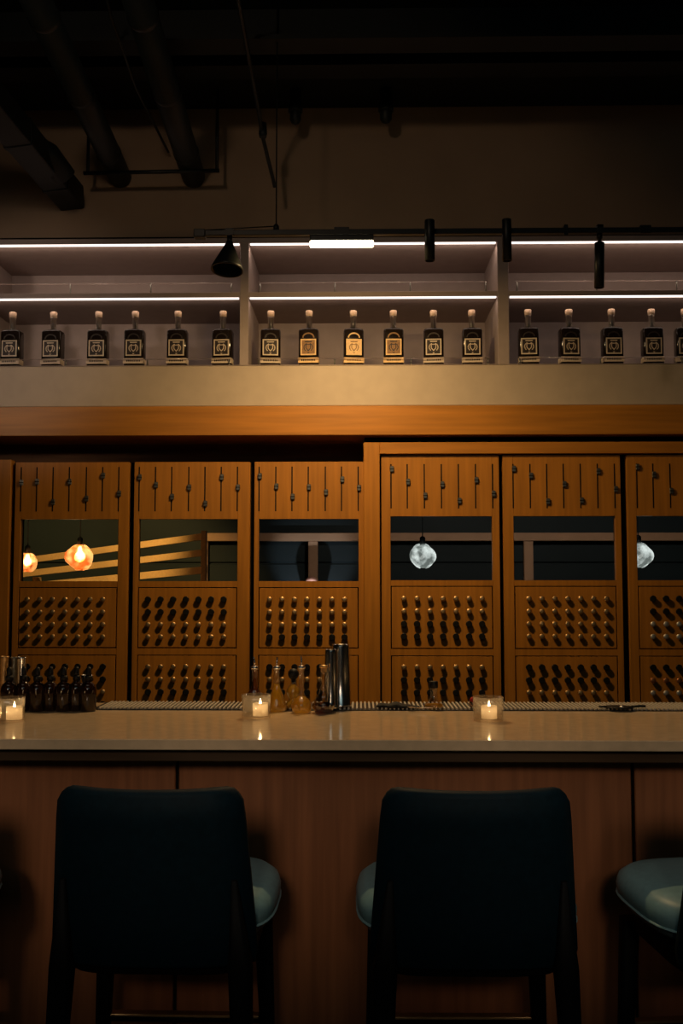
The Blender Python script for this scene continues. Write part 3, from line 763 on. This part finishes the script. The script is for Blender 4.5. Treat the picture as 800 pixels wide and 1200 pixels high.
# spoon leaning flat by the bottle
q = at(494, 826, 3.25)
sp = MB().path([(q.x - 0.03, 3.245, ZM + .003), (q.x, 3.235, ZM + .004), (q.x + 0.035, 3.230, ZM + .006)], 0.0022, 'steel')
sp.loft([superring(ZM + .002, .006, .004, 2, 12, q.x - .035, 3.247), superring(ZM + .006, .013, .008, 2, 12, q.x - .035, 3.247)], 'steel')
tag(sp.build('bar_spoon'), 'short steel bar spoon lying beside the black-capped bottle', 'spoon')
q = at(553.5, 820, 3.30)
t = tag(empty('squeeze_bottle', (q.x, 3.30, ZM)), 'small bottle with a red cap behind the right candle', 'bottle')
MB().lathe([(0.011, 0), (0.012, 0.003), (0.012, 0.014), (0.007, 0.018)], 'smoky_glass', 16).build('glass_body', t)
MB().lathe([(0.009, 0.016), (0.010, 0.020), (0.006, 0.029), (0.002, 0.031)], 'red_plastic', 16).build('red_cap', t)
# strainer near the right
q = at(725, 830, 3.27)
t = tag(empty('cocktail_strainer', (q.x, 3.27, ZM)), 'dark flat cocktail strainer lying on the mat near the right edge', 'strainer')
MB().lathe([(0.034, 0.002), (0.044, 0.003), (0.045, 0.005), (0.034, 0.006)], 'black_metal', 28).build('strainer_disc', t)
MB().path([(0.04, 0, 0.005), (0.07, 0, 0.007), (0.085, -0.002, 0.006)], 0.004, 'black_metal').path([(-0.04, 0, 0.004), (-0.065, 0, 0.005)], 0.003, 'black_metal').build('handle', t)
MB().lathe([(0.006, 0.005), (0.007, 0.009), (0.003, 0.012)], 'nickel', 14, c=(0.0, -0.034, 0)).build('rivet', t)

# ------------------------------------------------------------------ bar stools
def make_stool():
    t = empty('bar_stool', (0, 0, 0))
    # seat cushion: crowned, rounded
    zb, zt_ = 0.665, 0.765
    prof = [(0.0, 0.86), (0.008, 0.925), (0.03, 0.985), (0.055, 1.0), (0.075, 0.975), (0.09, 0.90), (0.099, 0.70), (0.103, 0.40), (0.104, 0.12)]
    rings = [superring(zb + h, 0.262 * s, 0.232 * s, 3.4, 40, 0, 0.015) for h, s in prof]
    seat = MB().loft(rings, 'vinyl_teal').build('seat', t)
    pr = [superring(zb + 0.031 + 0.004 * math.sin(a), 0.262 * .99 + 0.0035 * math.cos(a), 0.232 * .99 + 0.0035 * math.cos(a), 3.4, 40, 0, 0.015) for a in [2 * PI * k / 6 for k in range(7)]]
    MB().loft(pr, 'vinyl_teal', cap=False).build('seat_piping', seat)
    # backrest: curved upholstered slab, narrower at the top
    n = 14; ZS = [0.628, 0.634, 0.66, 0.72, 0.80, 0.88, 0.96, 1.00, 1.018, 1.027, 1.031]
    def half(z):
        w = 0.236 - (z - 0.63) / 0.40 * 0.030
        if z > 0.985: w -= 0.034 * (1 - math.sqrt(max(0, 1 - ((z - 0.985) / 0.046) ** 2)))
        if z < 0.645: w -= 0.008
        return w
    rings = []
    for z in ZS:
        w = half(z); y0 = -0.21 - (z - 0.63) * 0.20
        th = 0.032 if 0.64 < z < 1.01 else 0.022
        if z > 1.028: th = 0.008
        ring = []
        for i in range(n + 1):
            u = -1 + 2 * i / n
            e = 1 if abs(u) < 0.98 else 0.35
            ring.append((u * w, y0 + 0.035 * abs(u) ** 2.4 - th * e, z - (0.003 * (1 - u * u) if z > 1.0 else 0)))
        for i in range(n, -1, -1):
            u = -1 + 2 * i / n
            e = 1 if abs(u) < 0.98 else 0.35
            ring.append((u * w, y0 + 0.035 * abs(u) ** 2.4 + th * e, z - (0.003 * (1 - u * u) if z > 1.0 else 0)))
        rings.append(ring)
    MB().loft(rings, 'vinyl_navy').build('backrest', t)
    # timber seat frame
    MB().loft([superring(z, 0.215 * s, 0.20 * s, 5, 24, 0, 0.0) for z, s in ((0.600, .97), (0.606, 1), (0.664, 1.0))], 'leg_black').build('seat_frame', t)
    def leg(x0, y0, z0, x1, y1, w0, w1, tip=None):
        rings = [superring(0.0, w0, w0, 4, 12, x0, y0), superring(z0 * .5, (w0 + w1) / 2, (w0 + w1) / 2, 4, 12, (x0 + x1) / 2, (y0 + y1) / 2), superring(z0, w1, w1, 4, 12, x1, y1)]
        if tip: rings.append(superring(tip[2], 0.006, 0.008, 4, 12, tip[0], tip[1]))
        return MB().loft(rings, 'leg_black').build('leg', t)
    for s in (-1, 1):
        leg(s * 0.222, -0.265, 0.63, s * 0.200, -0.222, 0.013, 0.027, (s * 0.190, -0.262, 0.83))
        leg(s * 0.228, 0.205, 0.62, s * 0.205, 0.175, 0.013, 0.024)
    # foot rail: four bars, the front one capped in brass
    zf = at(200, 1188, 2.69).z - 0.01
    MB().tube((-0.214, 0.19, zf), (0.214, 0.19, zf), 0.010, 'leg_black', n=12).build('stretcher', t)
    MB().box(-0.195, 0.195, 0.175, 0.205, zf + 0.006, zf + 0.013, 'brass', b=0.002).build('brass_footplate', t)
    for s in (-1, 1):
        MB().tube((s * 0.211, -0.245, zf), (s * 0.214, 0.19, zf), 0.009, 'leg_black', n=12).build('stretcher', t)
    return t
st = make_stool()
for i, (x, y, rz, lab) in enumerate([
    (-0.462, 2.50, -1.0, 'dark navy bar stool in the left half, seen from behind'),
    (0.252, 2.50, 0.8, 'dark navy bar stool right of centre, seen from behind'),
    (0.917, 2.50, 6.0, 'teal-seated bar stool cut off by the right picture edge'),
    (-1.185, 2.50, 0.0, 'teal-seated bar stool of which only a sliver shows at left edge')]):
    o = st if i == 0 else copy_tree(st)
    o.location = (x, y, 0); o.rotation_euler = (0, 0, math.radians(rz))
    tag(o, lab, 'stool', 'bar stools along the bar')

# ------------------------------------------------------------------ track lighting
YT = 3.92
zT = at(500, 272.5, YT).z
xt0 = at(228, 273, YT).x; xt1 = 3.25
track = tag(empty('lighting_track', (xt0, YT, zT)), 'black ceiling-hung lighting track in front of the display shelving', 'track')
MB().box(0, xt1 - xt0, -0.014, 0.014, -0.010, 0.012, 'black_metal', b=0.002).build('rail_body', track)
MB().box(-0.002, 0.045, -0.02, 0.02, -0.018, 0.016, 'black_metal', b=0.003).build('feed_box', track)
def hang(px, name='suspension_rod'):
    x = at(px, 272, YT).x - xt0
    MB().tube((x, 0, 0.01), (x, 0, CEIL - zT), 0.003, 'black_metal', n=6).build(name, track)
    MB().lathe([(0.012, 0.010), (0.012, 0.03), (0.005, 0.04)], 'black_metal', 10, c=(x, 0, 0)).build('rod_clamp', track)
hang(323.5)
x = at(905, 272, YT).x - xt0
MB().tube((x, 0, 0.01), (x, 0, CEIL - zT), 0.003, 'black_metal', n=6).build('suspension_rod', track)
MB().tube((0.045, 0, 0.016), (at(322, 272, YT).x - xt0, 0, 0.030), 0.0025, 'black_metal', n=6).build('feed_wire', track)
# thin guy wire seen on the right
def adapter(px, w=0.03, h=0.02, label=''):
    x = at(px, 272, YT).x
    t = MB().box(-w / 2, w / 2, -0.018, 0.018, 0.0125, 0.0125 + 0.4 * h, 'black_metal', b=0.002).box(-w / 2, w / 2, -0.02, -0.0145, -h * 0.8, h * 0.9, 'black_metal', b=0.002).build('track_adapter', track)
    t.location = (x - xt0, 0, 0)
adapter(662, 0.016, 0.026, 'small black knob on the track left of the tilted cylinder spotlight')
adapter(755, 0.044, 0.018, 'flat black box on the track near the right picture edge')
# linear bar lamp
x0, x1 = at(363, 285, YT).x, at(437.5, 285, YT).x
zc = at(400, 285.3, YT).z
bl = tag(empty('bar_lamp', ((x0 + x1) / 2, YT, zT)), 'short glowing warm linear lamp clipped under the track, centre', 'lamp')
w = (x1 - x0) / 2
MB().box(-w, w, -0.011, 0.011, zc - zT + 0.010, -0.0105, 'black_metal', b=0.002).box(-0.03, 0.03, -0.02, 0.018, 0.0125, 0.018, 'black_metal').box(-0.03, 0.03, -0.02, -0.0145, -0.012, 0.0125, 'black_metal').build('housing', bl)
MB().box(-w, w, -0.012, 0.012, zc - zT - 0.014, zc - zT + 0.0098, 'bar_lamp', b=0.004).build('diffuser', bl)
WARM = (1.0, 0.64, 0.27)
area('bar_lamp_light', ((x0 + x1) / 2, YT, zc - 0.016), 2 * w, 0.03, 21, WARM, (math.radians(12), 0, 0))
# cone lamp
x = at(269, 272, YT).x
cn = tag(empty('cone_spotlight', (x, YT, zT)), 'black cone-shaped spotlight tilted on the left end of the track', 'lamp')
MB().box(-0.016, 0.016, -0.018, 0.018, 0.0125, 0.018, 'black_metal', b=0.002).box(-0.016, 0.016, -0.019, -0.0145, -0.012, 0.016, 'black_metal').build('adapter', cn)
MB().tube((0, 0, -0.0105), (0, 0, -0.045), 0.011, 'black_metal', n=14).build('stem', cn)
T = Matrix.Translation((0, 0, -0.035)) @ Matrix.Rotation(math.radians(-10), 4, 'X') @ Matrix.Rotation(math.radians(3), 4, 'Y')
MB().lathe([(0.014, 0.0), (0.018, -0.012), (0.066, -0.118), (0.067, -0.128), (0.062, -0.128), (0.060, -0.118), (0.014, -0.016), (0.001, -0.014)], 'black_metal', 36, T=T @ Matrix.Scale(0.97, 4), cap=False).build('cone_shade', cn)
def cyl(px, y0, y1, rpx, label, tilt=0, stem=False):
    x = at(px, 272, YT).x
    t = tag(empty('cylinder_spotlight', (x, YT - 0.0, zT)), label, 'lamp', 'black cylinder spotlights')
    z1 = at(px, y0, YT).z - zT; z0 = at(px, y1, YT).z - zT; r = rpx * YT / F
    if stem:
        MB().tube((0, -0.0, -0.0105), (0, 0, z1 + 0.0), 0.007, 'black_metal', n=12).lathe([(.012, -.030), (.012, -.0105)], 'black_metal', 14).build('stem', t)
        MB().box(-0.012, 0.012, -0.019, -0.0145, -0.012, 0.022, 'black_metal').box(-0.012, 0.012, -0.019, 0.018, 0.0125, 0.022, 'black_metal').build('adapter', t)
        T = Matrix.Translation((0, 0, z1)) @ Matrix.Rotation(math.radians(tilt), 4, 'Y')
        MB().lathe([(r * .4, 0), (r, -0.006), (r, z0 - z1), (r * .86, z0 - z1), (r * .8, z0 - z1 + 0.03), (0.001, z0 - z1 + 0.03)], 'black_metal', 28, T=T, cap=False).build('barrel', t)
    else:
        yo = -(r + 0.016)
        T = Matrix.Translation((0, yo, z1))
        MB().lathe([(0.001, 0), (r * .95, 0), (r, -0.003), (r, z0 - z1), (r * .86, z0 - z1), (r * .8, z0 - z1 + 0.03), (0.001, z0 - z1 + 0.03)], 'black_metal', 28, T=T, cap=False).build('barrel', t)
        MB().box(-0.010, 0.010, yo + r * .8, -0.0145, -0.010, 0.012, 'black_metal').build('adapter', t)
cyl(502.5, 262, 309, 6.0, 'black cylinder spotlight on the track right of the glowing bar lamp')
cyl(592, 261, 309, 5.6, 'black cylinder spotlight in front of the right shelf divider')
cyl(702, 283, 337, 5.8, 'black cylinder spotlight hanging lowest, on a short stem at right', 1.5, True)

# ------------------------------------------------------------------ ceiling ducts, pipes and beams
def pipe(name, a, b2, rpx, label, cat, mat='duct_paint', sq=False, grp=None):
    p0 = at(*a); p1 = at(*b2); r = rpx * p1.y / F
    d = (p1 - p0)
    t = tag(empty(name, tuple(p1)), label, cat, grp)
    ln = d.length
    q = Vector((0, 0, 1)).rotation_difference(-d.normalized()).to_matrix().to_4x4()
    if sq:
        sx = MB().loft([superring(z, r, r, 14, 24) for z in (0, ln)], mat, T=q, smooth=False)
    else:
        sx = MB().lathe([(r * .97, -0.0), (r, 0.01), (r, ln)], mat, 28, T=q)
    sx.build('duct_body', t)
    for u in (0.16, 0.5, 0.84):
        z = u * ln
        if sq: MB().loft([superring(z, r * 1.06, r * 1.06, 14, 24), superring(z + .02, r * 1.06, r * 1.06, 14, 24)], mat, T=q, smooth=False).build('seam_band', t)
        else: MB().lathe([(r * 1.0, z - .004), (r * 1.05, z), (r * 1.05, z + .02), (r, z + .024)], mat, 28, T=q, cap=False).build('seam_band', t)
    return t
YW = YS + 0.035
pipe('ceiling_duct', (152, -30, 3.30), (227, 208, YW), 14, 'round black duct running to the back wall, rightmost of the three', 'duct')
pipe('ceiling_duct', (28, -30, 3.20), (141, 208, YW), 13.5, 'round black duct between the square duct and rightmost duct', 'duct')
sqd = pipe('ceiling_duct', (-60, 60, 3.55), (84, 232, YW), 15, 'square black duct ending lowest on the wall at upper left', 'duct', sq=True)
pe = at(45, 178, 4.35)
pe = pe - sqd.location
def off(*p): return tuple(Vector(p) + pe)
MB().path([off(-0.08, -0.05, 0.02), off(-0.03, -0.02, 0.03), off(0.03, 0.05, 0.01), off(0.08, 0.14, -0.06)], 0.055, 'duct_paint', 16).build('elbow', sqd)
MB().lathe([(0.07, -0.01), (0.07, 0.012)], 'duct_paint', 24, T=Matrix.Translation(off(-0.07, -0.045, 0.022)) @ Matrix.Rotation(PI / 2, 4, 'Y')).build('flange', sqd)
# small pipes ending at the wall
for px, yb3, rp, lab in ((346, 146, 7.5, 'short black pipe drop with domed end at the ceiling, left of centre'), (452, 145, 8, 'short black pipe drop with domed end at the ceiling, right of centre')):
    c = at(px, yb3, 4.62); rr = rp * 4.62 / F
    t = tag(empty('pipe_drop', tuple(c)), lab, 'pipe')
    MB().lathe([(rr * .1, 0), (rr * .6, 0.008), (rr * .9, 0.022), (rr * .9, CEIL - c.z)], 'duct_paint', 24).build('pipe_body', t)
    MB().lathe([(rr * .9, 0.06), (rr * 1.15, 0.062), (rr * 1.15, 0.09), (rr * .9, 0.092)], 'duct_paint', 24, cap=False).build('collar', t)
# hanger: vertical rod and cross bar under the ducts
hg = tag(empty('duct_hanger', tuple(at(254, 200, 4.60))), 'thin black trapeze hanger bar below the ducts with one vertical rod', 'hanger')
h0 = at(254, 200, 4.60)
e0 = at(98, 203, 4.60) - h0
MB().tube((0.012, 0, 0), tuple(e0), 0.010, 'black_metal', n=8).build('cross_bar', hg)
MB().tube((0, 0, 0), (0, 0, CEIL - h0.z), 0.008, 'black_metal', n=8).build('hanger_rod', hg)
MB().tube((e0.x + .02, 0, e0.z), (e0.x + .02, 0, CEIL - h0.z), 0.008, 'black_metal', n=8).build('hanger_rod', hg)
# slanting conduits
def wire(pts, r, label, mat='duct_paint', cat='conduit', name='conduit'):
    P = [at(*q) for q in pts]
    return tag(MB().path(P, r, mat, 8).build(name), label, cat)
a = at(277, 0, 3.5)
wire([(268, -60, 3.3), (279, 0, 3.6), (303, 130, 4.25), (307, 158, 4.35), (322, 219, 4.55)], 0.009, 'slanting black conduit above the cone spotlight')
tag(MB().lathe([(0.016, -0.035), (0.019, -0.02), (0.016, 0.03)], 'duct_paint', 16, c=tuple(at(308, 152, 4.34))).build('conduit_coupling'), 'small black coupling on the slanting conduit', 'coupling')
wire([(118, -30, 3.5), (130, 20, 3.7), (160, 105, 4.1), (197, 178, 4.75)], 0.006, 'thin black cable slanting between the two round ducts', cat='cable', name='cable')
# beams of the black ceiling
for (ya, yb2, Y, lab) in ((46, 54, 3.95, 'black steel ceiling beam nearer the room'), (70, 84, 4.25, 'black steel ceiling beam nearer the back wall')):
    z0 = at(400, yb2, Y).z
    bmx = tag(MB().box(-RX + .01, RX - .01, Y - 0.06, Y + 0.06, z0, z0 + 0.02, 'black_paint').box(-RX + .01, RX - .01, Y - 0.008, Y + 0.008, z0 + 0.02, CEIL, 'black_paint').build('ceiling_beam'), lab, 'beam')
# unseen fill light for the upper wall, and an added slanting blocker before it
LW = Vector((-0.9, 0.9, 3.45))
W1 = at(630, 122, YS + 0.04); W2 = at(830, 285, YS + 0.04)
E1 = LW + 0.24 * (W1 - LW); E2 = LW + 0.24 * (W2 - LW)
dirv = (E2 - E1).normalized(); E1 = E1 - dirv * 0.15; E2 = E2 + dirv * 0.25
up = Vector((0.75, 0, 0.66))
up = (up - dirv * up.dot(dirv)).normalized() * 0.34
dp_ = Vector((0.0, -0.10, 0))
vs = [E1, E2, E2 + up, E1 + up]; vs = [tuple(v) for v in vs] + [tuple(v + dp_) for v in vs]
vs = [(v[0], v[1], min(v[2], CEIL - 0.002)) for v in vs]
dk = MB().add(vs, [(0, 1, 2, 3), (7, 6, 5, 4), (0, 4, 5, 1), (1, 5, 6, 2), (2, 6, 7, 3), (3, 7, 4, 0)], 'duct_paint')
struct(dk.build('light_blocker'))  # added out of view to cast the wall's diagonal shadow
struct(MB().box(-RX, RX, YS + 0.012, YS + 0.05, ZST + 0.0, ZST + 0.011, 'gap_black').build('shade_strip'))  # black strip stands in for the shadow line above the shelving
spot('wall_fill', tuple(LW), (0.1, YS, 3.5), 27, (1.0, 0.68, 0.44), 66, 0.6, 0.08)

# ------------------------------------------------------------------ added fill lights from the unseen dining side: bar front, seats, ambient
for k in range(6):
    xk = -1.9 + 0.76 * k
    spot('bar_front_fill', (xk, -0.7, 2.05), (xk, 2.86, 0.80), 90, (1.0, 0.74, 0.52), 16.5, 1.0, 0.22)
area('seat_fill', (0.0, 1.62, CEIL - 0.06), 4.6, 0.5, 5.0, (1.0, 0.84, 0.68), (0, 0, 0), spread=math.radians(75))
area('ambient_fill', (0.0, -1.5, 3.2), 3.0, 1.0, 4, (0.55, 0.9, 0.95), ((Vector((0, 2.8, 1.2)) - Vector((0, -1.5, 3.2))).to_track_quat('-Z', 'Y').to_euler()))
spot('left_fill', (-2.4, 2.6, 2.6), (-1.75, YS, 2.68), 46, (1.0, 0.76, 0.60), 36, 0.9, 0.1)

w = bpy.data.worlds.new('world'); S.world = w; w.use_nodes = True
w.node_tree.nodes['Background'].inputs[0].default_value = (0.45, 0.7, 0.8, 1)
w.node_tree.nodes['Background'].inputs[1].default_value = 0.002

S.view_settings.view_transform = 'Standard'; S.view_settings.look = 'None'
S.view_settings.exposure = 0.0; S.view_settings.gamma = 1.0
try: S.view_settings.use_curve_mapping = False
except Exception: pass
S.cycles.use_denoising = True
S.cycles.max_bounces = 8
S.cycles.transparent_max_bounces = 16
S.cycles.sample_clamp_indirect = 2.0
S.cycles.caustics_reflective = False
S.cycles.caustics_refractive = False
